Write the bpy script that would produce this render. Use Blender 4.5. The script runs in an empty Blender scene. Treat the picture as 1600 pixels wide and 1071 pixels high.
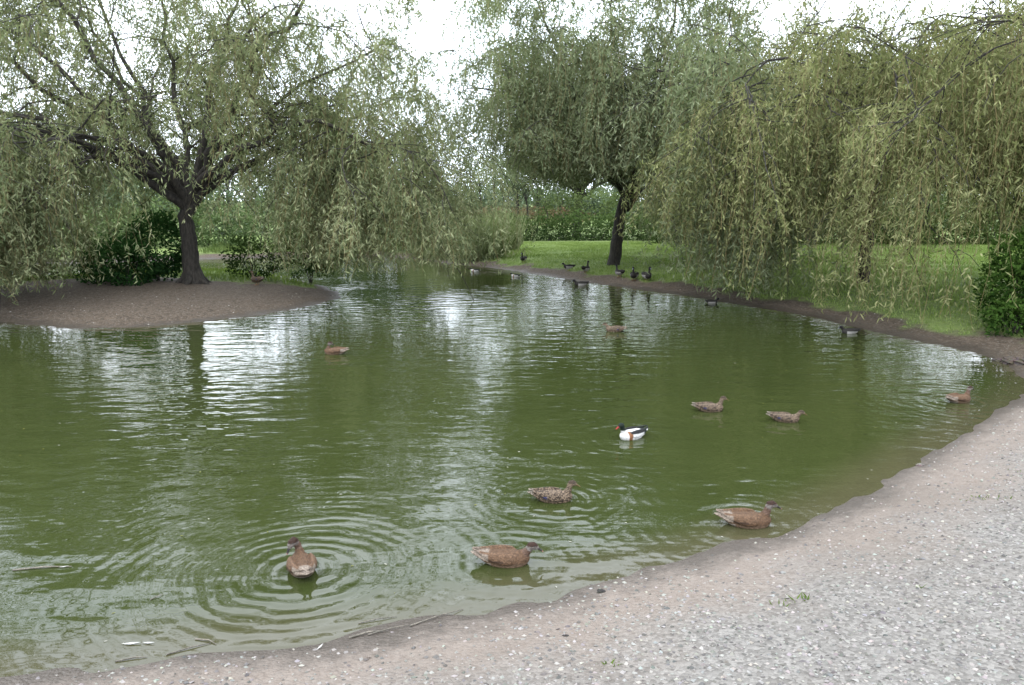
import bpy, math, random
import numpy as np
from mathutils import Vector
rng=np.random.default_rng(7); random.seed(7)
S=bpy.context.scene
S.view_settings.view_transform='Standard'; S.view_settings.look='None'; S.view_settings.exposure=0
COL=S.collection
KL=.74; KG=.66
H=2.2; P=math.radians(9.7); cp,sp=math.cos(P),math.sin(P); F=1232.0
def site(u,v,z=0.0):
    xc=(u-800)/F; yc=(v-535.5)/F; d=sp+yc*cp
    return (H-z)*xc/d,(H-z)*(cp-yc*sp)/d
# ---------------------------------------------------------------- helpers
def norm(a):
    a=np.asarray(a,float); return a/(np.linalg.norm(a,axis=-1,keepdims=True)+1e-9)
_lat=rng.random((256,256))
def vn(x,y,s,o=0):
    x=np.asarray(x,float)*s+o*17.3+1000; y=np.asarray(y,float)*s+o*7.7+1000
    xi=np.floor(x).astype(int); yi=np.floor(y).astype(int); fx=x-xi; fy=y-yi
    fx=fx*fx*(3-2*fx); fy=fy*fy*(3-2*fy)
    g=lambda a,b:_lat[a%256,b%256]
    return (g(xi,yi)*(1-fx)+g(xi+1,yi)*fx)*(1-fy)+(g(xi,yi+1)*(1-fx)+g(xi+1,yi+1)*fx)*fy
def link(o,parent=None):
    COL.objects.link(o)
    if parent: o.parent=parent
    return o
def empty(name,loc=(0,0,0)):
    e=bpy.data.objects.new(name,None); e.location=loc; e.empty_display_size=.3; return link(e)
def qmesh(name,V,Q,mat,col=None,smooth=False,parent=None,attrs=None):
    me=bpy.data.meshes.new(name); V=np.ascontiguousarray(V,dtype=np.float32); Q=np.ascontiguousarray(Q,dtype=np.int32)
    k=Q.shape[1]
    me.vertices.add(len(V)); me.vertices.foreach_set('co',V.ravel())
    me.loops.add(Q.size); me.loops.foreach_set('vertex_index',Q.ravel())
    me.polygons.add(len(Q)); me.polygons.foreach_set('loop_start',np.arange(0,Q.size,k,dtype=np.int32))
    if smooth: me.polygons.foreach_set('use_smooth',np.ones(len(Q),dtype=bool))
    else: me.polygons.foreach_set('use_smooth',np.zeros(len(Q),dtype=bool))
    me.update(calc_edges=True)
    if col is not None:
        a=me.color_attributes.new('Col','FLOAT_COLOR','POINT')
        c=np.ones((len(V),4),np.float32); c[:,:3]=col; a.data.foreach_set('color',c.ravel())
    for n,d in (attrs or {}).items():
        a=me.attributes.new(n,'FLOAT','POINT'); a.data.foreach_set('value',np.ascontiguousarray(d,dtype=np.float32))
    me.materials.append(mat)
    return link(bpy.data.objects.new(name,me),parent)
def leafgeo(b,d,L,W):
    n=len(b); d=norm(d); s=norm(np.cross(d,rng.normal(size=(n,3))))
    L=np.broadcast_to(L,(n,))[:,None]; W=np.broadcast_to(W,(n,))[:,None]
    V=np.empty((n,4,3)); V[:,0]=b; V[:,1]=b+d*L*.42+s*W/2; V[:,2]=b+d*L; V[:,3]=b+d*L*.42-s*W/2
    return V.reshape(-1,3),np.arange(4*n).reshape(n,4)
class TB:
    def __init__(s): s.V=[];s.Q=[];s.n=0
    def tube(s,pts,rad,k=6):
        pts=np.asarray(pts,float); m=len(pts); t=norm(np.gradient(pts,axis=0))
        ref=np.array([0.31,0.95,0.05]); a=norm(np.cross(t,ref)); b=np.cross(t,a)
        an=np.arange(k)/k*2*math.pi
        r=np.asarray(rad,float)[:,None,None]
        R=pts[:,None,:]+r*(a[:,None,:]*np.cos(an)[None,:,None]+b[:,None,:]*np.sin(an)[None,:,None])
        s.V.append(R.reshape(-1,3)); i=np.arange(m-1)[:,None]*k; j=np.arange(k)[None]; j2=(j+1)%k
        q=np.stack([i+j,i+j2,i+k+j2,i+k+j],-1).reshape(-1,4)+s.n
        s.Q.append(q); s.n+=m*k
    def obj(s,name,mat,parent=None): return qmesh(name,np.concatenate(s.V),np.concatenate(s.Q),mat,smooth=True,parent=parent)
# ---------------------------------------------------------------- node helpers
class NT:
    def __init__(s,nt): s.t=nt; s.t.nodes.clear()
    def n(s,ty,ins=None,**kw):
        x=s.t.nodes.new(ty)
        for k,v in kw.items(): setattr(x,k,v)
        for k,v in (ins or {}).items():
            if isinstance(v,bpy.types.NodeSocket): s.t.links.new(v,x.inputs[k])
            else: x.inputs[k].default_value=v
        return x
    def m(s,op,a,b=0.0,c=0.0): return s.n('ShaderNodeMath',{0:a,1:b,2:c},operation=op).outputs[0]
    def mix(s,f,a,b,bt='MIX'):
        x=s.n('ShaderNodeMix',data_type='RGBA',blend_type=bt)
        for i,v in ((0,f),(6,a),(7,b)):
            if isinstance(v,bpy.types.NodeSocket): s.t.links.new(v,x.inputs[i])
            else: x.inputs[i].default_value=(tuple(v)+(1,))[:4] if i else v
        return x.outputs[2]
    def noise(s,vec,sc,det=3,rough=.5): return s.n('ShaderNodeTexNoise',{'Vector':vec,'Scale':sc,'Detail':det,'Roughness':rough}).outputs[0]
    def ramp(s,f,a,b): return s.n('ShaderNodeMapRange',{0:f,1:a,2:b,3:0.0,4:1.0},interpolation_type='SMOOTHSTEP').outputs[0]
    def out(s,sh): s.t.links.new(sh,s.n('ShaderNodeOutputMaterial').inputs[0])
def newmat(name):
    m=bpy.data.materials.new(name); m.use_nodes=True; return m,NT(m.node_tree)
def leafmat(name,trans=.35):
    m,t=newmat(name); c=t.mix(1.0,t.n('ShaderNodeAttribute',attribute_name='Col').outputs[0],(KL,KL,KL),'MULTIPLY')
    p=t.n('ShaderNodeBsdfDiffuse',{'Color':c})
    tc=t.mix(1.0,c,(1.1,1.2,.75),'MULTIPLY')
    tr=t.n('ShaderNodeBsdfTranslucent',{'Color':tc})
    x=t.n('ShaderNodeMixShader',{0:trans,1:p.outputs[0],2:tr.outputs[0]}); t.out(x.outputs[0]); return m
def barkmat(name,c1,c2):
    m,t=newmat(name); g=t.n('ShaderNodeNewGeometry').outputs['Position']
    mp=t.n('ShaderNodeMapping',{'Vector':g,'Scale':(1,1,.25)}).outputs[0]
    n=t.noise(mp,22,5,.65); c=t.mix(t.ramp(n,.35,.7),c1,c2)
    b=t.n('ShaderNodeBump',{'Height':n,'Strength':.9,'Distance':.05})
    t.out(t.n('ShaderNodeBsdfPrincipled',{'Base Color':c,'Roughness':.9,'Normal':b.outputs[0]}).outputs[0]); return m
M_leaf=leafmat('willow_leaf'); M_broad=leafmat('broad_leaf',.25); M_grass=leafmat('grass_blade',.3)
M_bark=barkmat('bark',(.013,.011,.0085),(.045,.038,.03)); M_twig=barkmat('twig',(.11,.09,.035),(.18,.14,.055))
# ---------------------------------------------------------------- shoreline
def chaikin(p,it=2):
    p=np.asarray(p,float)
    for _ in range(it):
        q=np.roll(p,-1,0); p=np.stack([.75*p+.25*q,.25*p+.75*q],1).reshape(-1,2)
    return p
near=[(0,1062),(110,1042),(230,1022),(350,1012),(480,1006),(570,992),(660,972),(760,955),(850,938),(900,908),(960,893),(1050,880),(1150,852),(1220,830),(1290,800),(1350,770),(1400,738),(1450,706),(1520,662),(1590,622),(1610,600),(1575,580),(1562,568),(1530,552),(1460,538),(1400,527),(1320,508),(1250,490),(1150,476),(1070,462),(1000,452),(930,444),(850,431),(800,423),(745,416),(700,413),(650,404),(560,399),(490,400)]
outer=[site(*q) for q in near]+[(-16,33),(-24,29),(-27,18),(-24,9),(-15,3.5),(-8,2.9)]
isl=[site(*q) for q in [(0,503),(60,509),(130,514),(210,513),(300,505),(370,497),(440,487),(500,475),(540,464),(520,452),(470,438),(400,427)]]+[(-12,26),(-16,22.5),(-17,18),(-14,15.6)]
outer=chaikin(outer); isl=chaikin(isl)
def sdf1(px,py,poly):
    d=np.full(px.shape,1e9); ins=np.zeros(px.shape,bool); n=len(poly)
    for i in range(n):
        ax,ay=poly[i]; bx,by=poly[(i+1)%n]; ex,ey=bx-ax,by-ay
        t=np.clip(((px-ax)*ex+(py-ay)*ey)/(ex*ex+ey*ey+1e-12),0,1)
        d=np.minimum(d,(px-ax-t*ex)**2+(py-ay-t*ey)**2)
        c=((ay>py)!=(by>py)); 
        if abs(ey)>1e-9: ins^=c&(px<ex*(py-ay)/ey+ax)
    d=np.sqrt(d); return np.where(ins,-d,d)
def shore(px,py):
    a=sdf1(px,py,outer); b=sdf1(px,py,isl); return np.maximum(a,-b)
def gz(px,py,s=None):
    px=np.asarray(px,float); py=np.asarray(py,float)
    if s is None: s=shore(px,py)
    s=s+(vn(px,py,1.6)-.5)*.16+(vn(px,py,5,3)-.5)*.11
    sp_=np.maximum(s,0); sn=np.maximum(-s,0)
    land=.15*(1-np.exp(-(sp_/.9)**1.3))+.04*sp_/(sp_+1)+.011*np.minimum(sp_,60)+.03*sp_
    land=np.minimum(land,.19+.041*np.minimum(sp_,6)+.004*sp_)
    z=np.where(s>0,land,-.5*(1-np.exp(-sn/1.4)))
    return z+(vn(px,py,.35,5)-.5)*.05*np.clip(sp_,0,1)+(vn(px,py,9,2)-.5)*.012*np.clip(sp_*3,0,1)
def g1(x,y): return float(gz(np.array([x]),np.array([y]))[0])
def grassmask(x,y,s):
    near_path=(y<11.6+(x-7)*.35)&(y>-6)
    n=(vn(x,y,1.3,4)-.5)*.8+(vn(x,y,4,6)-.5)*.5
    inl=sdf1(x,y,isl)<0
    g=np.clip((s-.75+n)/.35,0,1)
    g=np.where(near_path&~inl,0,g)
    gi=np.clip((y-20.6+n*3)/1.0,0,1)*np.clip((s-.4+n)/.4,0,1)
    return np.where(inl,gi,g)
def axis(segs,lo,hi):
    a=[segs[0][0]]
    for s,e,st in segs: a+=list(np.arange(s,e,st))[1 if s==a[-1] else 0:]
    a.append(segs[-1][1]); x=a[-1]; st=segs[-1][2]
    while x<hi: st*=1.35; x+=st; a.append(x)
    x=a[0]; st=segs[0][2]; b=[]
    while x>lo: st*=1.35; x-=st; b.append(x)
    return np.array(sorted(set(b+a)))
def grid(xs,ys):
    X,Y=np.meshgrid(xs,ys); nx,ny=len(xs),len(ys)
    i=(np.arange(ny-1)[:,None]*nx+np.arange(nx-1)[None]).ravel()
    return X.ravel(),Y.ravel(),np.stack([i,i+1,i+nx+1,i+nx],1)
xs=axis([(-30,-8,.2),(-8,9,.05),(9,24,.15)],-900,900); ys=axis([(-3,2,.25),(2,12,.05),(12,38,.12),(38,60,.5)],-400,1200)
X,Y,Q=grid(xs,ys); sd=shore(X,Y); Z=gz(X,Y,sd)
far=np.clip((np.hypot(X,Y)-70)/200,0,1); Z=Z+far*3
gm=grassmask(X,Y,sd)
m,t=newmat('ground'); g=t.n('ShaderNodeNewGeometry').outputs['Position']
ag=t.n('ShaderNodeAttribute',attribute_name='grass').outputs['Fac']; ash=t.n('ShaderNodeAttribute',attribute_name='shore').outputs['Fac']
aip=t.n('ShaderNodeAttribute',attribute_name='soil').outputs['Fac']
v=t.n('ShaderNodeTexVoronoi',{'Vector':g,'Scale':52.0})
bw=t.n('ShaderNodeRGBToBW',{0:v.outputs['Color']}).outputs[0]
n1=t.noise(g,1.2,5,.6); n2=t.noise(g,14,5,.7); n3=t.noise(g,120,2,.6)
gravel=t.mix(bw,(.15,.138,.122),(.42,.395,.36)); gravel=t.mix(t.m('MULTIPLY',n3,.4),gravel,(.14,.127,.11))
dirt=t.mix(n2,(.18,.138,.108),(.325,.268,.222)); dirt=t.mix(t.m('MULTIPLY',bw,.4),dirt,(.36,.32,.28))
shn=t.m('ADD',ash,t.m('MULTIPLY',t.m('SUBTRACT',n1,.5),1.6))
c=t.mix(t.ramp(shn,.35,1.2),dirt,gravel)
c=t.mix(t.m('MULTIPLY',t.ramp(t.noise(g,.55,4,.6),.45,.65),.4),c,(.195,.162,.132))
soil=t.mix(t.ramp(n2,.3,.7),(.055,.04,.027),(.165,.124,.088)); soil=t.mix(t.m('GREATER_THAN',bw,.78),soil,(.21,.18,.145))
c=t.mix(t.ramp(t.m('ADD',aip,t.m('MULTIPLY',t.m('SUBTRACT',n2,.5),.6)),.3,.7),c,soil)
wet=t.ramp(t.m('ADD',ash,t.m('ADD',t.m('MULTIPLY',t.m('SUBTRACT',n2,.5),.4),t.m('MULTIPLY',t.m('SUBTRACT',n1,.5),.5))),.42,.0)
c=t.mix(t.m('MULTIPLY',wet,.8),c,(.06,.048,.036))
gr=t.mix(t.ramp(n1,.3,.7),(.12,.19,.04),(.22,.30,.075)); gr=t.mix(t.ramp(n2,.4,.75),gr,(.27,.34,.12))
c=t.mix(ag,c,gr); c=t.mix(1.0,c,(KG,KG,KG),'MULTIPLY')
hgt=t.m('ADD',t.m('MULTIPLY',v.outputs['Distance'],-.011),t.m('MULTIPLY',n2,.012))
bp=t.n('ShaderNodeBump',{'Height':hgt,'Distance':1.0,'Strength':1.0})
t.out(t.n('ShaderNodeBsdfPrincipled',{'Base Color':c,'Roughness':t.m('SUBTRACT',.92,t.m('MULTIPLY',wet,.45)),'Normal':bp.outputs[0],'Specular IOR Level':.3}).outputs[0])
npth=np.clip(.5+(10.3+(X-6.7)*.35-Y)*1.5,0,1)*((Y>-6)&(sdf1(X,Y,isl)>0))
qmesh('ground',np.stack([X,Y,Z],1),Q,m,smooth=True,attrs={'grass':gm,'shore':sd,'soil':1-npth})
# ---------------------------------------------------------------- ducks list
D=[('pochard_duck',472,892,112,'preen',.80,0),('pochard_duck',788,880,-4,'low',.80,0),('pochard_duck',1166,820,-7,'swim',.84,0),
('mallard_duck',864,782,-3,'swim',.74,0),('shelduck',988,684,215,'swim',.78,0),('mallard_duck',1108,642,-2,'swim',.76,0),
('mallard_duck',1226,658,-18,'low',.72,0),('pochard_duck',1498,628,20,'swim',.8,0),('pochard_duck',524,553,175,'back',.85,0),
('mallard_duck',961,518,160,'low',.85,0),('tufted_duck',1328,521,180,'low',.75,0),('tufted_duck',1112,474,10,'low',.7,0),
('mallard_duck',402,446,150,'up',1.0,1),('shelduck',743,425,180,'low',.8,0),('tufted_duck',818,427,250,'up',1.05,1),('shelduck',806,433,170,'low',.7,0),
('tufted_duck',889,421,170,'low',.9,1),('tufted_duck',915,425,60,'up',1.05,1),('tufted_duck',908,446,185,'low',.95,0),
('tufted_duck',968,430,115,'up',1.05,1),('tufted_duck',991,435,250,'up',1.1,1),('tufted_duck',1010,446,285,'up',1.15,1)]
# ---------------------------------------------------------------- water
Xw,Yw,Qw=grid(np.arange(-30,14,.14),np.arange(1.5,38,.14)); sw=shore(Xw,Yw)
m,t=newmat('pond_water'); g=t.n('ShaderNodeNewGeometry').outputs['Position']
ash=t.n('ShaderNodeAttribute',attribute_name='shore').outputs['Fac']
mp=t.n('ShaderNodeMapping',{'Vector':g,'Scale':(1,1.8,1)}).outputs[0]
big=t.ramp(t.noise(g,.35,2),.35,.65)
h=t.m('MULTIPLY',t.noise(mp,2.0,1,.4),t.m('ADD',.009,t.m('MULTIPLY',big,.011)))
h=t.m('ADD',h,t.m('MULTIPLY',t.noise(mp,6,1,.5),t.m('ADD',.0024,t.m('MULTIPLY',big,.003))))
for i,q in enumerate(D[:10]):
    x,y=site(q[1],q[2]); wob=t.m('MULTIPLY',t.noise(g,3.0,1),.11)
    dd=t.m('ADD',t.n('ShaderNodeVectorMath',{0:g,1:(x,y,0)},operation='DISTANCE').outputs['Value'],wob)
    lam=[.11,.11,.11,.11,.13,.14,.14,.16,.18,.2][i]; A=[.0013,.0008,.0008,.0010,.0013,.001,.001,.0018,.0012,.001][i]; fo=[.9,.5,.5,.5,.6,.5,.5,.8,.8,.6][i]
    w=t.m('SINE',t.m('MULTIPLY',dd,2*math.pi/lam)); w=t.m('MULTIPLY',w,t.m('POWER',2.718,t.m('MULTIPLY',dd,-1/fo)))
    h=t.m('ADD',h,t.m('MULTIPLY',w,A*1.35))
bp=t.n('ShaderNodeBump',{'Height':h,'Distance':1.0,'Strength':1.0})
wn=t.noise(g,.5,4); c=t.mix(wn,(.020,.027,.0075),(.033,.042,.012))
c=t.mix(t.m('MULTIPLY',t.ramp(ash,-.6,0.0),.6),c,(.065,.055,.032))
t.out(t.n('ShaderNodeBsdfPrincipled',{'Base Color':c,'Roughness':.01,'IOR':1.35,'Normal':bp.outputs[0]}).outputs[0])
qmesh('pond_water',np.stack([Xw,Yw,0*Xw],1),Qw,m,smooth=True,attrs={'shore':sw})
# ---------------------------------------------------------------- willow trees
def walk(p,d,L,n,droop,jit):
    p=np.array(p,float); d=norm(d); pts=[p.copy()]
    for i in range(n):
        d=norm(d+rng.normal(size=3)*jit+np.array([0,0,-droop])); p=p+d*L/n; pts.append(p.copy())
    return np.array(pts)
def willow(base,trunk,r0,limbs,nstr,zmin,cols,leaf=(.15,.028),sp_=.055,Lr=(1.2,4.),twigs=True,n2=8,n3=6,l2=(2,3.4),flare=1.0,short=.4,ztop=None,bias=None,longf=None):
    bx,by=base; bz=g1(bx,by)-.1; org=np.array([bx,by,bz])
    root=empty('weeping_willow_tree',org)
    tb=TB(); tr=np.array(trunk,float)
    tt=np.linspace(0,len(tr)-1,14); tr=np.stack([np.interp(tt,np.arange(len(tr)),tr[:,k]) for k in range(3)],1)
    tr[1:-1,:2]+=rng.normal(size=(12,2))*.02
    rr=r0*np.interp(np.linspace(0,1,14),[0,.06,.2,1],[1+.75*flare,1+.2*flare,1.0,.72])
    tb.tube(tr,rr,12)
    if flare>.5:
        for a in np.arange(5)*1.26+rng.random()*1:
            dr=np.array([math.cos(a),math.sin(a),0]); tb.tube([dr*r0*.3+[0,0,.55],dr*r0*1.1+[0,0,.2],dr*r0*2.0+[0,0,.07],dr*r0*3.2+[0,0,-.02]],[r0*.5,r0*.45,r0*.3,r0*.08],7)
    A=[];T=[]
    top=tr[-1]
    for lb in limbs:
        if isinstance(lb,list):
            c=np.array(lb,float); c[0]=top-[0,0,rng.uniform(.05,.6)]; tt=np.linspace(0,len(c)-1,12); pts=np.stack([np.interp(tt,np.arange(len(c)),c[:,k]) for k in range(3)],1)
            for _ in range(2): pts[1:-1]=(pts[1:-1]*2+pts[:-2]+pts[2:])/4
            pts[1:-1]+=rng.normal(size=(10,3))*.08
        else:
            az,el,L=lb; d=[math.cos(az)*math.cos(el),math.sin(az)*math.cos(el),math.sin(el)]
            pts=walk(top-[0,0,rng.random()*.8],d,L,10,.055,.15)
        rl=r0*rng.uniform(.36,.52); m_=len(pts); tb.tube(pts,np.linspace(rl,rl*.14,m_),8)
        for k in range(n2):
            i=min(m_-1,int(rng.uniform(.28,1)*m_)); tg=norm(pts[i]-pts[i-1]); a=rng.random()*6.283
            d=tg*.6+np.array([math.cos(a),math.sin(a),rng.uniform(-.1,.45)])*.9
            p2=walk(pts[i],d,rng.uniform(*l2),7,.11,.2); r2=max(.016,rl*(1-.8*i/m_)*.42); tb.tube(p2,np.linspace(r2,.01,8),5)
            for j in range(3,8): A.append(p2[j]);T.append(p2[j]-p2[j-1])
            for q in range(n3):
                j=int(rng.integers(2,8)); a=rng.random()*6.283; d=norm(p2[j]-p2[j-1])*.6+np.array([math.cos(a),math.sin(a),.1])*.8
                p3=walk(p2[j],d,rng.uniform(.8,1.9),5,.2,.2); tb.tube(p3,np.linspace(.011,.005,6),4)
                for w in range(1,6): A.append(p3[w]);T.append(p3[w]-p3[w-1])
    tb.obj('trunk_and_branches',M_bark,root)
    A=np.array(A);T=norm(np.array(T)); wgt=rng.random(len(A))**2.4+.03; tint=rng.random(len(A)); Lm=rng.uniform(Lr[0],Lr[1],len(A))
    zt=ztop(A) if callable(ztop) else ztop
    wgt=wgt*np.exp(-np.maximum(0,A[:,2]-zt)/.9)
    if bias is not None: wgt=wgt*bias(A)
    if longf is not None: Lm=np.where(longf(A),rng.uniform(3.2,5.8,len(A)),Lm)
    idx=rng.choice(len(A),nstr,p=wgt/wgt.sum()); S0=A[idx]+rng.normal(size=(nstr,3))*.12
    hd=T[idx]*np.array([1,1,0])+rng.normal(size=(nstr,3))*np.array([.4,.4,0]); hd=norm(hd); reach=rng.uniform(.15,.9,nstr)
    L=np.where(rng.random(nstr)<short,rng.uniform(.35,1.0,nstr),Lm[idx]*rng.uniform(.55,1,nstr))
    wz=zmin(S0[:,0]+bx,S0[:,1]+by)+rng.random(nstr)*.7-bz; L=np.minimum(L,S0[:,2]-wz+.3)
    ok=L>.3
    S0,hd,reach,L,idx=S0[ok],hd[ok],reach[ok],L[ok],idx[ok]
    n=len(S0); ph=rng.random(n)*6.28
    def pos(k,s):
        e=1-np.exp(-1.6*s); return S0[k]+hd[k]*(reach[k]*e)[:,None]+np.stack([.07*np.sin(2.5*s+ph[k])*s,.07*np.cos(2.1*s+ph[k])*s,-s+.45*(1-np.exp(-2.5*s))],1)
    cnt=np.maximum((L/sp_).astype(int),5); k=np.repeat(np.arange(n),cnt); N=len(k); s=rng.random(N)*L[k]
    b=pos(k,s)+rng.normal(size=(N,3))*.035; d=np.stack([rng.normal(size=N)*.55,rng.normal(size=N)*.55,-.62+rng.normal(size=N)*.3],1)
    V,Qq=leafgeo(b,d,rng.uniform(.6,1.15,N)*leaf[0],rng.uniform(.7,1.2,N)*leaf[1])
    f=np.clip(.6*tint[idx][k]+.4*rng.random(N),0,1)[:,None]; cols=np.array(cols)
    c=np.where(f<.5,cols[0]+(cols[1]-cols[0])*f*2,cols[1]+(cols[2]-cols[1])*(f-.5)*2)*rng.uniform(.8,1.2,(N,1))
    qmesh('foliage',V,Qq,M_leaf,col=np.repeat(c,4,0),parent=root)
    if twigs:
        st=np.linspace(0,1,6); kk=np.repeat(np.arange(n),6); p=pos(kk,np.tile(st,n)*L[kk]).reshape(n,6,3)
        w=norm(np.cross(hd,[0,0,1.]))[:,None]*.003
        VV=np.stack([p-w,p+w],2).reshape(-1,3)
        o=((np.arange(n)*12)[:,None]+np.arange(5)[None]*2).ravel()
        qmesh('twigs',VV,np.stack([o,o+1,o+3,o+2],1),M_twig,parent=root)
    return N
gA=[(.11,.14,.075),(.24,.275,.145),(.42,.43,.26)]
gB=[(.11,.135,.06),(.25,.27,.12),(.42,.41,.225)]
gC=[(.12,.15,.08),(.24,.28,.16),(.37,.405,.265)]
hp=math.pi/2
limL=[[(0,0,2.3),(-.5,0,3.4),(-1.1,.2,4.8),(-1.7,.1,6.4),(-2.4,0,8.4)],[(0,0,2.4),(.5,0,3.6),(.8,.1,5.0),(1.2,.3,6.4),(1.6,.4,8.2)],
 [(0,0,2.3),(.9,-.3,3.2),(2.2,-.5,4.3),(4.1,-.6,5.3),(5.2,-.5,5.6)],[(0,0,2.2),(-1.2,-.3,3.3),(-2.6,-.6,4.8),(-4.3,-.8,5.7),(-5.8,-.8,6.1)],
 [(0,0,2.5),(-.1,.3,4.2),(-.5,.5,6.2),(-.5,.6,8.6)],[(0,0,2.2),(1.5,-.8,3.3),(3.0,-1.3,4.0),(4.3,-1.4,3.9),(5.2,-1.2,3.1)],[(0,0,2.2),(1.5,.8,3.3),(3.0,1.3,4.2),(4.4,1.4,4.4),(5.3,1.2,3.7)],
 [(0,0,2.2),(-1.2,-1.4,3.2),(-2.4,-2.6,3.7),(-3.4,-3.8,3.2)],[(0,0,2.2),(-1.0,-1.6,3.2),(-2.0,-3.0,3.8),(-2.8,-4.2,3.3)],[(0,0,2.2),(-1.8,.6,3.2),(-3.8,1,4.0),(-6,1,4.2),(-7.5,1,3.3)],[(0,0,2.2),(-1.5,-1.0,3.3),(-3.2,-2,4.2),(-5,-3,4.0)],[(0,0,2.3),(1.6,-.9,4.6),(3.0,-1.4,6.2),(4.4,-1.8,7.2)],[(0,0,2.3),(-2,-1.2,4.8),(-4.2,-2,7.0),(-6,-2.4,8.2)],
 [(0,0,2.4),(.9,.4,4),(2.0,.8,5.8),(2.9,1.2,7.6)],[(0,0,2.4),(-.8,.4,3.9),(-2.2,.8,6),(-3.4,1.2,8.2)],[(0,0,2.4),(-1.0,-.4,4.6),(-2.6,-1,7),(-3.6,-1.5,9)],(hp,.9,5.5),(hp+.8,.8,5.5),(hp-.8,.8,5),(-hp,1.1,5)]
tx,ty=site(303,447,.25)
def zl(x,y):
    a=x-(tx+.1); return np.where((np.abs(a)<1.3)&(y>ty-2.8),2.6,np.where(a>0,.5,.25))+np.where((a>=1.3)&(a<2.2),.8,0)
nA=willow((tx,ty),[(0,0,0),(-.02,0,.9),(-.1,.02,1.7),(.05,0,2.4)],.21,limL,9600,zl,gA,ztop=lambda A:np.where(A[:,0]>2,7.0,np.where(A[:,0]<-1,8.4,7.4)),Lr=(1.,4.2),
 bias=lambda A:np.where((np.abs(A[:,0]-.2)<1.7)&(A[:,1]<1)&(A[:,2]<6.0),.5,1)*np.where((A[:,0]<-2)&(A[:,1]<-1.2)&(A[:,2]<5),1.6,1)*np.where((A[:,0]>3)&(A[:,2]<5),1.3,1),longf=lambda A:((A[:,0]<-2)&(A[:,1]<-1.3)&(A[:,2]<5.5))|((A[:,0]>3.2)&(A[:,2]<5.6)))
cx,cy=site(958,411,.35)
def zc(x,y):
    lowc=(y<24.5)&(x>cx+.2)&(x<cx+3.4)
    return np.where(lowc,.1,np.where(x<cx+1.2,2.7,.9))+np.where(x<cx-3,.6,0)
limC=[[(0,0,2.5),(.6,-3,4.8),(1.4,-6,5.2),(1.8,-8.2,4.2)],[(0,0,2.5),(1.3,-2.6,4.6),(2.2,-5.5,5.0),(2.7,-7.8,4.2)],[(0,0,2.5),(.5,-3,5.2),(.9,-6,5.6),(1.3,-8,5.0)],[(0,0,2.5),(1.6,-2,5),(3.2,-4.2,5.8),(4.2,-6,5.6)],[(0,0,2.5),(-2,-.6,4.4),(-3.6,-1.2,5.6),(-4.8,-1.4,5.8)],[(0,0,2.5),(-1.4,-1.6,5.0),(-2.2,-2.6,7),(-3.0,-3.2,8.2)],[(0,0,2.5),(.8,-1.6,5.4),(1.2,-3,7.6),(1.6,-4,8.8)],
 [(0,0,2.5),(-.6,-1.8,4.6),(-.8,-3.4,6.6),(-.6,-4.4,8.0)],[(0,0,2.5),(2,-.3,3.6),(3.8,-.8,4.4),(5.6,-1,4.2)],
 (-hp,.8,5.5),(-hp-.8,.75,5),(0,.8,6.5),(3.14,.75,5),(2.6,.9,5.5),(.8,.9,6.5),(hp,1.0,6.5),(.3,1.1,7),(3.0,1.1,6.5),(-1.2,1.1,6.5),(1.6,1.2,7)]
nB=willow((cx,cy),[(0,0,0),(.1,0,.9),(.2,0,1.7),(.42,0,2.7)],.21,limC,11200,zc,gC,leaf=(.17,.034),sp_=.06,flare=.2,ztop=lambda A:np.where(A[:,1]<-4.6,6.6,9.4),bias=lambda A:np.where((A[:,1]<-4)&(A[:,0]<.4)&(A[:,2]<6),.45,1)*np.where((A[:,1]<-4.5)&(A[:,0]>.6)&(A[:,0]<3.2),1.2,1),longf=lambda A:(A[:,1]<-4)&(A[:,0]>.2)&(A[:,0]<3.4))
rx,ry=site(1347,445,.3)
def zr(x,y): return np.where((y<15.6)&(x<rx-1.0),.12,1.3)+np.where((np.abs(x-rx)<.8)&(y<ry)&(y>14.5),.9,0)
limR=[[(0,0,4),(-.8,-2,4.9),(-1.6,-4,4.7),(-2.2,-5.6,3.7)],[(0,0,4),(.8,-2,5.2),(1.6,-3.8,5.2),(2.2,-5.6,4.4)],[(0,0,4),(-1.6,-1.2,5),(-3,-2,5.2),(-4.2,-2.6,4.2)],(-hp,.6,5),(-hp-.8,.5,5.5),(-hp+.7,.5,6),(-hp+.3,.7,5),(0,.5,6.5),(3.14,.5,5),(2.5,.6,5.5),(.8,.6,6),(hp,.7,6),(.3,1.0,5.5),(3.3,.9,5),(-1.2,.9,5),(2,1.1,5.5)]
nC=willow((rx,ry),[(0,0,0),(.05,0,1.2),(.15,0,2.6),(.25,0,4.0)],.145,limR,7000,zr,gB,leaf=(.14,.025),flare=.2,ztop=6.4,bias=lambda A:np.where((A[:,1]<-3.6)&(A[:,0]<-1.)&(A[:,0]>-3),1.5,1),longf=lambda A:(A[:,1]<-3)&(A[:,0]<-.9)&(A[:,0]>-3))
def zq(x,y): return np.where(x<9.3,2.3,1.2)+0*y
limQ=[[(0,0,3),(-1.6,-1,4.4),(-3.4,-1.8,4.8),(-5,-2.4,4.5)],[(0,0,3),(-1.8,.2,4.6),(-3.8,.4,5.2),(-5.6,.5,5.0)],[(0,0,3),(-1.2,-2,4.4),(-2.6,-3.6,4.8),(-4,-4.6,4.4)],[(0,0,3),(-1.6,0,5),(-3.2,-.4,5.6),(-4.6,-.8,5.6)],[(0,0,3),(-1.2,1.8,4.6),(-3,3.4,5.2),(-4.4,4.4,4.8)],(3.14,.7,5),(3.6,.8,5),(2.4,.7,5),(-hp,.7,5),(0,.7,5),(1.2,.8,5),(3.9,.9,5)]
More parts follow.
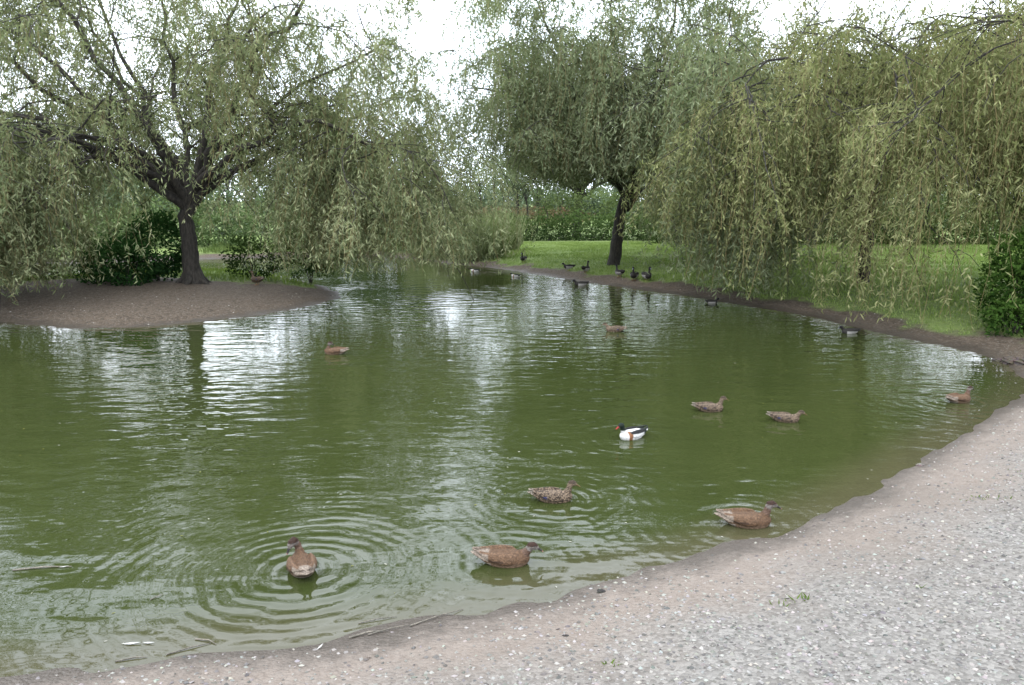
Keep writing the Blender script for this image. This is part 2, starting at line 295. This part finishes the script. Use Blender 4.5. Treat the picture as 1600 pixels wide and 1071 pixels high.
nF=willow((13.2,14.6),[(0,0,0),(-.1,0,1),(-.2,0,2),(-.3,0,3)],.22,limQ,5400,zq,gB,leaf=(.125,.021),flare=.4,ztop=5.3)
nD=willow((13.5,36),[(0,0,0),(.1,0,2),(.2,0,3)],.25,limC,2200,lambda x,y:np.full(x.shape,1.6),gC,leaf=(.26,.055),sp_=.1,twigs=False,flare=.2,ztop=7.5)
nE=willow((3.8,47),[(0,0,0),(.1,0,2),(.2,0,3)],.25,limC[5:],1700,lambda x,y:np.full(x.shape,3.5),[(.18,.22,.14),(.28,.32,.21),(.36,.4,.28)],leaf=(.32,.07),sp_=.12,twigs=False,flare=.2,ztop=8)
# ---------------------------------------------------------------- leaf clouds
def cloud(ell,dens,leaf,cols,shell=.55,asp=.5):
    B=[];C=[];Dd=[];cols=np.array(cols)
    for (cx_,cy_,cz_,rx_,ry_,rz_) in ell:
        n=int(dens*(rx_*rz_+rx_*ry_+ry_*rz_)); d=norm(rng.normal(size=(n,3))); r=(shell+(1-shell)*rng.random(n)**.6)
        lump=1+.22*np.sin(d[:,0]*5+cx_*3)*np.sin(d[:,2]*6+cy_)+.14*np.sin(d[:,0]*11+cy_)*np.sin(d[:,1]*9+d[:,2]*12)
        p=d*(r*lump)[:,None]*[rx_,ry_,rz_]; k=np.sin(p[:,0]*4.1/rx_**.5+cx_)*np.sin(p[:,2]*4.7/rz_**.5+cy_)+rng.normal(size=n)*.45>-.6
        p=p[k]; d=d[k]; B.append(p+[cx_,cy_,cz_]); Dd.append(d+rng.normal(size=d.shape)*.8+[0,0,-.2])
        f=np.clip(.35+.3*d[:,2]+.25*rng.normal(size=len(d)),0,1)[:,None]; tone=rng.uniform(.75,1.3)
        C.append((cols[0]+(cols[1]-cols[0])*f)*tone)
    B=np.concatenate(B);Dd=np.concatenate(Dd);C=np.concatenate(C); n=len(B)
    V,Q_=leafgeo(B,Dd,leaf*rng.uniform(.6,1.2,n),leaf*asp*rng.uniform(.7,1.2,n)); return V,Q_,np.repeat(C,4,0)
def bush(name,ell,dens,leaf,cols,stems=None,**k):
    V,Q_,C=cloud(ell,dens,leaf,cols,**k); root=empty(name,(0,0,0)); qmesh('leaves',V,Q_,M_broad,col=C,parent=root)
    tb=TB()
    for (a,b,c_,r1,r2,r3) in ell:
        z=g1(a,b)-.1
        if stems: tb.tube([(a,b,z),(a+.1,b,(z+c_)/2),(a-.1,b+.05,c_+r3*.5)],[stems,stems*.8,stems*.3],6)
        for q in range(4):
            an=rng.random()*6.28; s0=(stems or .04)*.5; z0=max(z,c_-r3) if stems else z
            tb.tube([(a,b,z0),(a+math.cos(an)*r1*.3,b+math.sin(an)*r2*.3,c_-r3*.3),(a+math.cos(an)*r1*.5,b+math.sin(an)*r2*.5,c_+r3*.15)],[s0,s0*.6,s0*.25],5)
    tb.obj('stems',M_bark,root); return root
dk=[(.02,.04,.014),(.075,.12,.035)]; md=[(.05,.08,.025),(.14,.2,.065)]; pl=[(.10,.14,.07),(.2,.25,.13)]; haze_tint=[(.13,.175,.11),(.25,.31,.2)]  # last pair: distant greens paled in the leaf colour itself to imitate haze
bush('shrub',[(tx-1.45,ty-.5,.75,.75,.7,.7),(tx-1.0,ty+.3,1.25,.8,.7,.9),(tx-2.2,ty+.2,.8,.7,.7,.7)],2200,.11,[(.015,.04,.014),(.055,.13,.035)])
bush('shrub',[(tx+.9,ty+2,.8,.8,.7,.6),(tx+2.2,ty+3,1.0,.9,.7,.8)],1300,.1,dk)
bush('shrub',[(tx-4.2,ty+1,1.0,1.2,.9,.9),(tx-6,ty+1.5,1.2,1.3,1,1.1)],900,.11,md)
bush('shrub',[(8.45,13.1,.8,.65,.6,.62),(9.2,12.9,1.15,.9,.8,.9),(8.1,12.6,.42,.42,.4,.34),(8.8,12.2,.5,.6,.5,.5),(8.6,13.3,1.4,.5,.5,.4)],3200,.085,[(.03,.07,.016),(.12,.22,.045)])
e=[]; x=-2.6
while x<8.5: e.append((x,42+rng.normal()*.5,.95,1.1,.9,.95*rng.uniform(.8,1.15))); x+=.9
bush('hedge',e,520,.15,[(.04,.07,.025),(.11,.165,.055)])
e=[]; x=8.0
while x<40: e.append((x,39-.12*(x-8)+rng.normal()*.8,1.3,1.6,1.2,1.5*rng.uniform(.6,1.3))); x+=1.2
bush('hedge',e,420,.17,md)
e=[(x_,60+rng.normal(),1.5,1.6,1,.8) for x_ in np.arange(-6,6,1.5)]
bush('reed_bed',e,260,.3,[(.15,.09,.06),(.26,.17,.11)],asp=.12)
bush('shrub',[(2.6,44.5,2.1,1.3,1,1.0),(4.6,44.8,2.3,1.5,1,1.1),(6.4,45,2.0,1.2,1,1.0)],380,.17,[(.12,.17,.06),(.26,.32,.14)])
bush('shrub',[(-3.4,37.4,1.1,1.1,.9,.9),(-2.2,37.8,.8,1.0,.8,.7),(-4.8,38,1.4,1.2,1,1.2)],700,.13,[(.08,.12,.04),(.2,.27,.11)])
e=[]
for x_ in np.arange(-26,-5,1.4): e.append((x_,37.5+rng.normal()*.8-.02*x_,1.2,1.5,1.2,1.3*rng.uniform(.7,1.4)))
bush('shrub',e,480,.16,[(.07,.11,.04),(.18,.24,.11)])
bush('background_tree',[(-6.6,46,4.2,2.0,1.6,2.5),(-5.4,47,3.2,1.7,1.5,2.2),(-8.0,46,3,1.6,1.4,1.8)],520,.22,[(.04,.065,.045),(.11,.15,.10)],stems=.12)
e=[]
for x_ in np.arange(-75,-9,3.0): e.append((x_,54+rng.normal()*3,3.2,3.2,2.5,2.9*rng.uniform(.6,1.3)))
for x_ in np.arange(-10,12,2.6): e.append((x_,92+rng.normal()*4,2.6,3.2,2.5,2.8*rng.uniform(.6,1.3)))
for x_ in np.arange(10,85,3.2): e.append((x_,58+rng.normal()*4,3.6,3.2,2.5,3.1*rng.uniform(.6,1.2)))
bush('distant_trees',e,190,.34,haze_tint,stems=.14,shell=.35)
for (x_,y_) in [(-2.6,50),(-1.2,53),(.3,51),(-.3,56),(1.7,54)]:
    h_=rng.uniform(3.6,5); bush('sapling_tree',[(x_,y_,h_,1.1,1,1.4),(x_+.6,y_,h_-1,.8,.8,.8)],200,.17,pl,stems=.07,shell=.1)
# ---------------------------------------------------------------- lawn blades, reeds, weeds
n=260000; x=rng.uniform(-2,26,n); y=11+29*rng.random(n)**.75
def blades(x,y,L,W,name,cols,lean=.35,thr=.4):
    s=shore(x,y); g_=grassmask(x,y,s) if thr is not None else np.ones(len(x)); k=(g_>thr if thr is not None else True)&(s>.05); x,y,s=x[k],y[k],s[k]
    z=gz(x,y,s)-.01; n=len(x); d=np.stack([rng.normal(size=n)*lean,rng.normal(size=n)*lean,np.ones(n)],1)
    V,Q_=leafgeo(np.stack([x,y,z],1),d,L*rng.uniform(.5,1.3,n)*(.4+1.2*vn(x,y,.9,8)),W); cols=np.array(cols)
    f=(np.clip(.5*vn(x,y,.6,9)+.5*vn(x,y,3,1)+.2*rng.normal(size=n),0,1))[:,None]
    return qmesh(name,V,Q_,M_grass,col=np.repeat(cols[0]+(cols[1]-cols[0])*f,4,0))
blades(x,y,.075,.017,'grass',[(.14,.22,.045),(.36,.45,.17)])
n=14000; blades(rng.uniform(-14,-3.5,n),rng.uniform(19.5,27,n),.12,.018,'grass',[(.09,.15,.035),(.25,.32,.09)])
n=9000; blades(rng.uniform(-14,-3,n),rng.uniform(33,38,n),.35,.03,'grass',[(.09,.14,.045),(.22,.28,.1)])
n=11000; x=rng.uniform(-4.6,.3,n); y=rng.uniform(31.0,36,n); k=vn(x,y,1.1,3)>.42
blades(x[k],y[k],1.25,.045,'reeds',[(.13,.18,.065),(.36,.39,.23)],lean=.3,thr=None)
wx=[];wy=[]
for u,v,r,c_ in [(955,1003,.02,12),(1252,912,.025,12),(1215,918,.03,6),(1545,757,.07,26),(1590,716,.06,26),(1440,900,.02,4)]:
    a,b=site(u,v,.25); wx+=list(a+rng.normal(size=c_)*r); wy+=list(b+rng.normal(size=c_)*r*.6)
blades(np.array(wx),np.array(wy),.04,.009,'weeds',[(.07,.12,.02),(.16,.22,.05)],lean=.8,thr=None)
# ---------------------------------------------------------------- gravel chips
n=105000; y=1.6+9.0*rng.random(n)**1.5; x=rng.uniform(-3.6,8.5,n); s=shore(x,y); k=(s>.06)&(y<10.1+(x-6.7)*.35)&(rng.random(n)<np.clip((s+.1)*.9+(vn(x,y,.9,2)-.5)*.6,.08,1))&(np.abs(x)<y*.75+1.2); x,y,s=x[k],y[k],s[k]; n=len(x)
z=gz(x,y,s); r=(.0045+.010*rng.random(n)**1.5)[:,None]
o=np.array([[1,0,0],[0,1,0],[-1,0,0],[0,-1,0],[0,0,.6],[0,0,-.5]],float)
V=np.stack([x,y,z+.001],1)[:,None,:]+(o[None]*rng.uniform(.6,1.35,(n,6,1))+rng.normal(size=(n,6,3))*.15)*r[:,:,None]
tri=np.array([[0,1,4],[1,2,4],[2,3,4],[3,0,4],[1,0,5],[2,1,5],[3,2,5],[0,3,5]]); T_=(np.arange(n)[:,None,None]*6+tri[None]).reshape(-1,3)
cc=np.array([.285,.268,.243])*rng.uniform(.35,1.5,(n,1))*(1+rng.normal(size=(n,3))*.04)
m,t=newmat('stone'); t.out(t.n('ShaderNodeBsdfPrincipled',{'Base Color':t.mix(1.0,t.n('ShaderNodeAttribute',attribute_name='Col').outputs[0],(KG,KG,KG),'MULTIPLY'),'Roughness':.85}).outputs[0]); M_stone=m
qmesh('gravel_path',V.reshape(-1,3),T_,M_stone,col=np.repeat(cc,6,0))
n=9000; x=rng.uniform(-14,8,n); y=rng.uniform(14,32,n); s=shore(x,y); k=(s>.05)&(s<3)&(grassmask(x,y,s)<.3); x,y,s=x[k],y[k],s[k]; n=len(x)
V=np.stack([x,y,gz(x,y,s)],1)[:,None,:]+(o[None]*rng.uniform(.6,1.35,(n,6,1)))*rng.uniform(.008,.02,n)[:,None,None]
T_=(np.arange(n)[:,None,None]*6+tri[None]).reshape(-1,3); cc=np.array([.15,.12,.09])*rng.uniform(.3,1.3,(n,1)); w=rng.random(n)<.1; cc[w]=[.55,.52,.47]
qmesh('pebbles',V.reshape(-1,3),T_,M_stone,col=np.repeat(cc,6,0))
def rock(u,v,r,c):
    import bmesh
    a,b=site(u,v,.12); bm=bmesh.new(); bmesh.ops.create_icosphere(bm,subdivisions=3,radius=r)
    for w in bm.verts:
        p=w.co/r; f=1+.25*math.sin(p.x*3+u)*math.sin(p.y*4+v)+.12*math.sin(p.z*9+p.x*7); w.co=Vector((p.x*1.3,p.y,p.z*.65))*r*f
    me=bpy.data.meshes.new('rock'); bm.to_mesh(me); bm.free()
    at=me.color_attributes.new('Col','FLOAT_COLOR','POINT')
    for q in at.data: q.color=(*[k*random.uniform(.7,1.2) for k in c],1)
    me.materials.append(M_stone); ob=bpy.data.objects.new('rock',me); ob.location=(a,b,g1(a,b)+r*.1); link(ob)
rock(1583,556,.10,(.09,.07,.055)); rock(1606,560,.12,(.09,.07,.055)); rock(1562,552,.06,(.08,.065,.05)); rock(940,903,.02,(.03,.027,.02)); rock(884,986,.012,(.04,.035,.03)); rock(1440,708,.025,(.2,.17,.14))
tb=TB()
for (u1,v1,u2,v2,r) in [(575,1000,640,982,.004),(640,985,724,953,.004),(545,1003,600,992,.006),(260,1024,330,1006,.004),(20,892,112,886,.006),(305,1000,338,1008,.004),(235,938,255,930,.003),(560,975,620,965,.003),(180,1035,230,1028,.004)]:
    a=site(u1,v1,.0); b=site(u2,v2,.0); z1=max(0.004,g1(*a)+.006); z2=max(.004,g1(*b)+.006); mx=((a[0]+b[0])/2+.01,(a[1]+b[1])/2+.012)
    tb.tube([(a[0],a[1],z1),(mx[0],mx[1],max(.008,g1(*mx)+.012)),(b[0],b[1],z2)],[r,r*.9,r*.4],5)
tb.obj('fallen_twigs',barkmat('dry_twig',(.11,.1,.08),(.24,.21,.17)))
n=700; x=rng.uniform(-12,8,n); y=3.2+22*rng.random(n)**1.3; s=shore(x,y); k=s<-.03; x,y=x[k],y[k]; n=len(x)
a=rng.random(n)*6.28; V,Q_=leafgeo(np.stack([x,y,np.full(n,.003)],1),np.stack([np.cos(a),np.sin(a),0*a],1),rng.uniform(.01,.03,n)*(1+y*.03),.010)
V[:,2]=.003; cc=np.where(rng.random((n,1))<.5,[[.5,.48,.42]],[[.2,.2,.06]])
b0=V.reshape(n,4,3); dr=b0[:,2]-b0[:,0]; pr=np.stack([-dr[:,1],dr[:,0],0*dr[:,0]],1)*.22; b0[:,1]=b0[:,0]+dr*.45+pr; b0[:,3]=b0[:,0]+dr*.45-pr
qmesh('floating_leaves',b0.reshape(-1,3),Q_,M_grass,col=np.repeat(cc,4,0))
fx=[site(205,1007),site(232,1006),site(500,1012,.02),site(100,887)]
fv=[];fq=[]
for i,(a,b) in enumerate(fx):
    z=max(.006,g1(a,b)+.01); L=[.1,.07,.06,.06][i]; an=[.1,-.1,1.2,.3][i]; dr=np.array([math.cos(an),math.sin(an),0])*L; pr=np.array([-dr[1],dr[0],0])*.1
    p=np.array([a,b,z]); fv+=[p-dr/2,p+pr,p+dr/2+[0,0,.004],p-pr]; fq.append([4*i,4*i+1,4*i+2,4*i+3])
qmesh('white_feathers',np.array(fv),np.array(fq),M_stone,col=np.tile([.55,.54,.5],(len(fv),1)))
# ---------------------------------------------------------------- ducks
m,t=newmat('plumage'); c=t.n('ShaderNodeAttribute',attribute_name='Col').outputs[0]; sk=t.n('ShaderNodeAttribute',attribute_name='speck').outputs['Fac']
tc=t.n('ShaderNodeTexCoord').outputs['Object']; mp=t.n('ShaderNodeMapping',{'Vector':tc,'Scale':(.6,1,1)}).outputs[0]
vo=t.n('ShaderNodeTexVoronoi',{'Vector':mp,'Scale':95.0}); nn=t.noise(tc,45,4,.6)
c2=t.mix(t.m('MULTIPLY',t.ramp(vo.outputs['Distance'],.35,.62),sk),c,(.03,.02,.014)); c2=t.mix(t.m('MULTIPLY',t.ramp(nn,.35,.7),.5),c2,t.mix(1.0,c2,(.42,.38,.34),'MULTIPLY'))
c2=t.mix(1.0,c2,(.72,.72,.72),'MULTIPLY')
bp=t.n('ShaderNodeBump',{'Height':vo.outputs['Distance'],'Distance':.006,'Strength':.6})
t.out(t.n('ShaderNodeBsdfPrincipled',{'Base Color':c2,'Roughness':.7,'Normal':bp.outputs[0],'Specular IOR Level':.2}).outputs[0]); M_pl=m
m,t=newmat('eye'); t.out(t.n('ShaderNodeBsdfPrincipled',{'Base Color':(.01,.008,.006,1),'Roughness':.1}).outputs[0]); M_eye=m
m,t=newmat('duck_leg'); t.out(t.n('ShaderNodeBsdfPrincipled',{'Base Color':(.2,.1,.03,1),'Roughness':.6}).outputs[0]); M_leg=m
body=[(-.265,.012,.088,.005),(-.235,.035,.080,.010),(-.19,.056,.066,.024),(-.14,.074,.050,.045),(-.07,.091,.036,.066),(0,.098,.03,.076),(.07,.094,.03,.078),(.125,.078,.034,.070),(.165,.055,.042,.054),(.19,.028,.048,.032),(.20,.006,.05,.01)]
poses={'swim':[(.11,0,.05,.058),(.145,0,.088,.043),(.162,0,.125,.031),(.170,0,.158,.029),(.182,0,.186,.034),(.202,0,.190,.033),(.222,0,.183,.026),(.236,0,.176,.016)],
'up':[(.10,0,.05,.058),(.135,0,.095,.043),(.148,0,.145,.030),(.152,0,.195,.027),(.162,0,.232,.033),(.182,0,.238,.033),(.202,0,.231,.026),(.216,0,.224,.016)],
'low':[(.10,0,.05,.06),(.145,0,.075,.046),(.175,0,.10,.035),(.192,0,.125,.030),(.208,0,.148,.034),(.228,0,.150,.033),(.248,0,.141,.026),(.262,0,.133,.016)],
'preen':[(.10,0,.06,.058),(.13,0,.11,.040),(.135,.01,.155,.030),(.125,.025,.19,.028),(.112,.04,.205,.034),(.10,.058,.195,.033),(.095,.07,.175,.026),(.093,.078,.158,.016)],
'back':[(.10,0,.06,.058),(.12,0,.10,.042),(.118,0,.135,.032),(.11,0,.165,.030),(.10,0,.19,.034),(.08,0,.192,.033),(.06,0,.184,.026),(.047,0,.176,.016)]}
def loft(rings):
    V=[];Fc=[];k=16
    for (c_,a,b) in rings:
        for j in range(k):
            an=j/k*2*math.pi; V.append(tuple(np.array(c_)+np.array(a)*math.cos(an)+np.array(b)*math.sin(an)))
    for i in range(len(rings)-1):
        for j in range(k): Fc.append((i*k+j,i*k+(j+1)%k,(i+1)*k+(j+1)%k,(i+1)*k+j))
    Fc.append(tuple(range(k))[::-1]); Fc.append(tuple(range((len(rings)-1)*k,len(rings)*k))); return V,Fc
cache={}
def duckmesh(kind,pose):
    if (kind,pose) in cache: return cache[(kind,pose)]
    V=[];Fc=[]
    def add(vf):
        b=len(V); V.extend(vf[0]); Fc.extend([tuple(i+b for i in f) for f in vf[1]])
    add(loft([((x,0,z),(0,w,0),(0,0,h_)) for x,w,z,h_ in body]))
    hp_=poses[pose]; pts=np.array([h_[:3] for h_ in hp_]); tg=norm(np.gradient(pts,axis=0)); rr=[h_[3] for h_ in hp_]; rings=[]
    for p,t_,r in zip(pts,tg,rr):
        sd_=norm(np.cross([0,0,1.],t_)) if abs(t_[2])<.98 else np.array([0,1.,0]); up=np.cross(t_,sd_); rings.append((p,sd_*r*.88,up*r))
    add(loft(rings))
    bd=norm(pts[-1]-pts[-3]); bd=norm(bd+[0,0,-.15]); sd_=norm(np.cross([0,0,1.],bd)); up=np.cross(bd,sd_); b0=pts[-1]-bd*.008
    add(loft([(b0,sd_*.015,up*.014),(b0+bd*.022,sd_*.0125,up*.009),(b0+bd*.042,sd_*.0145,up*.0055),(b0+bd*.056,sd_*.012,up*.004),(b0+bd*.06,sd_*.005,up*.003)]))
    for sg in (1,-1):
        st=[(.10,.068,.06,.012,.02),(.06,.085,.068,.018,.04),(0,.09,.07,.021,.046),(-.07,.082,.075,.020,.040),(-.13,.066,.083,.016,.028),(-.19,.040,.097,.012,.015),(-.235,.018,.112,.008,.008),(-.255,.008,.117,.004,.004)]
        add(loft([((x,sg*y,z),(0,sg*w,w*.5),(0,-sg*h_*.35,h_)) for x,y,z,w,h_ in st]))
    me=bpy.data.meshes.new('tmp'); me.from_pydata([tuple(v_) for v_ in V],[],Fc); ob=bpy.data.objects.new('tmp',me); COL.objects.link(ob)
    r=ob.modifiers.new('r','REMESH'); r.mode='VOXEL'; r.voxel_size=.004; sm=ob.modifiers.new('s','SMOOTH'); sm.factor=.5; sm.iterations=2
    dg=bpy.context.evaluated_depsgraph_get(); dg.update(); me2=bpy.data.meshes.new_from_object(ob.evaluated_get(dg)); bpy.data.objects.remove(ob)
    n=len(me2.vertices); co=np.empty(n*3); me2.vertices.foreach_get('co',co); co=co.reshape(n,3)
    me2.polygons.foreach_set('use_smooth',np.ones(len(me2.polygons),bool))
    dh=np.min(np.linalg.norm(co[:,None]-pts[None,4:8],axis=2)-np.array(rr[4:8])[None],axis=1); isneck=np.min(np.linalg.norm(co[:,None]-pts[None,2:4],axis=2)-np.array(rr[2:4]),axis=1)<.008
    head=dh<.008; al=(co-b0)@bd; bill=(al>.010)&(np.linalg.norm(co-b0-al[:,None]*bd,axis=1)<.022)&(al<.075)
    x,y,z=co.T
    wing=(np.abs(y)>.045)&(x<.09)&(z>.045)&(x>-.2)|((z>.085)&(x<-.1)); wing&=~head&~isneck
    uphead=(co-pts[5])[:,2]>.002
    c_=np.zeros((n,3)); sk_=np.full(n,.4)
    if kind=='pochard_duck':
        c_[:]=(.15,.085,.047); c_[z<.03]=(.22,.145,.095); c_[wing]=(.19,.112,.066); c_[wing&(z<.062)&(x<0)]=(.07,.042,.027); c_[(x<-.19)]=(.28,.22,.175); c_[wing&(x<-.12)&(z<.1)]=(.38,.31,.25); c_[(x<-.1)&(z<.03)]=(.42,.36,.3)
        c_[isneck]=(.15,.092,.065); c_[head]=(.26,.23,.21); c_[head&uphead]=(.045,.02,.012); c_[bill]=(.035,.03,.03); c_[bill&(al>.05)]=(.35,.17,.13)
    elif kind=='mallard_duck':
        sk_[:]=.95; c_[:]=(.30,.22,.15); c_[wing]=(.25,.185,.13); c_[(x<-.2)]=(.42,.36,.29); c_[isneck|head]=(.26,.195,.135); c_[head&uphead]=(.07,.048,.03); sk_[head]=.4
        c_[wing&(z<.07)&(x<-.06)&(x>-.1)]=(.05,.07,.25); c_[bill]=(.12,.08,.03)
    elif kind=='shelduck':
        sk_[:]=0; c_[:]=(.75,.74,.72); c_[(x>.075)&(x<.12)&(z<.10)&(z>-.01)]=(.27,.12,.055); c_[wing&(np.abs(y)>.05)&(z>.075)]=(.02,.02,.02); c_[(x<-.235)]=(.03,.03,.03); c_[wing&(x<-.12)]=(.02,.025,.02)
        c_[isneck&(z>.12)]=(.012,.02,.014); c_[head]=(.012,.022,.015); c_[bill]=(.3,.03,.028)
    else:
        sk_[:]=.1; c_[:]=(.03,.027,.025); c_[(z<.055)&(x<.1)&(x>-.15)]=(.5,.48,.46); c_[head]=(.018,.016,.02); c_[bill]=(.25,.28,.32)
    ne=len(me2.edges); ed=np.empty(ne*2,dtype=np.int32); me2.edges.foreach_get('vertices',ed); ed=ed.reshape(-1,2)
    for _ in range(2):
        s_=c_.copy(); k_=np.ones((n,1)); np.add.at(s_,ed[:,0],c_[ed[:,1]]); np.add.at(s_,ed[:,1],c_[ed[:,0]]); np.add.at(k_,ed[:,0],1); np.add.at(k_,ed[:,1],1); c_=s_/k_
    sk_[bill]=0
    a=me2.color_attributes.new('Col','FLOAT_COLOR','POINT'); a.data.foreach_set('color',np.concatenate([c_,np.ones((n,1))],1).astype(np.float32).ravel())
    a=me2.attributes.new('speck','FLOAT','POINT'); a.data.foreach_set('value',sk_.astype(np.float32)); me2.materials.clear(); me2.materials.append(M_pl)
    side=norm(np.cross([0,0,1.],tg[5])); fw=norm(tg[5]*[1,1,0]); eyes=[pts[5]+side*s_*.0275+fw*.008+np.array([0,0,.007]) for s_ in (1,-1)]
    cache[(kind,pose)]=(me2,eyes); return me2,eyes
def eyemesh():
    import bmesh
    bm=bmesh.new(); bmesh.ops.create_icosphere(bm,subdivisions=2,radius=.005); me=bpy.data.meshes.new('eye'); bm.to_mesh(me); bm.free(); me.materials.append(M_eye); return me
EM=eyemesh()
tb=TB()
for sg in (1,-1):
    tb.tube([(-.01,sg*.035,.0),(-.02,sg*.035,-.05),(0,sg*.035,-.1)],[.012,.007,.007],6)
    for a in (-.45,0,.45): tb.tube([(0,sg*.035,-.098),(math.cos(a)*.05,sg*.035+math.sin(a)*.05,-.106)],[.006,.004],5)
    tb.tube([(0.008,sg*.035,-.104),(.045,sg*.035,-.107)],[.004,.018],6)
legs=tb.obj('legs_tmp',M_leg); LM=legs.data; bpy.data.objects.remove(legs)
for kind,u,v,yaw,pose,sc,stand in D:
    x,y=site(u,v)
    if stand:
        x,y=site(u,v,.12); z=g1(x,y)
        x,y=site(u,v,z); z=max(g1(x,y),.0)
    me,eyes=duckmesh(kind,pose); root=empty(kind,(x,y,(z+.108*sc) if stand else 0)); root.rotation_euler=(0,0,math.radians(yaw)); root.scale=(sc,)*3
    link(bpy.data.objects.new('body',me),root)
    for e_ in eyes:
        eo=bpy.data.objects.new('eye',EM); eo.location=e_; link(eo,root)
    if stand: link(bpy.data.objects.new('legs',LM),root)
# ---------------------------------------------------------------- light, sky, camera
w=bpy.data.worlds.new('World'); S.world=w; w.use_nodes=True; t=NT(w.node_tree)
EL,AZ=math.radians(52),math.radians(205)
sky=t.n('ShaderNodeTexSky',sky_type='NISHITA',sun_disc=False,sun_elevation=EL,sun_rotation=AZ)
hs=t.n('ShaderNodeHueSaturation',{'Saturation':.3,'Value':1.0,'Color':sky.outputs[0]}).outputs[0]
tcw=t.n('ShaderNodeTexCoord').outputs['Generated']; cn=t.noise(tcw,2.2,5,.55)
cl=t.mix(t.ramp(cn,.3,.7),(20.5,22.6,25.6),(28.0,29.6,32.2))
mx=t.mix(.9,hs,cl)
bg=t.n('ShaderNodeBackground',{'Color':mx,'Strength':.15}); t.t.links.new(bg.outputs[0],t.n('ShaderNodeOutputWorld').inputs[0])
L=bpy.data.lights.new('sun','SUN'); L.energy=1.5; L.angle=math.radians(18); L.color=(1,.96,.9); lo=link(bpy.data.objects.new('sun',L))
dv=Vector((math.sin(AZ)*math.cos(EL),math.cos(AZ)*math.cos(EL),math.sin(EL))); lo.rotation_euler=dv.to_track_quat('Z','Y').to_euler()
cam=bpy.data.cameras.new('camera'); cam.sensor_width=36; cam.lens=F/1600*36; cam.clip_end=3000; cam.clip_start=.05
co_=link(bpy.data.objects.new('camera',cam)); co_.location=(0,0,H); co_.rotation_euler=(math.pi/2-P,0,0); S.camera=co_
print('LEAVES',nA,nB,nC,nD,nE,nF)
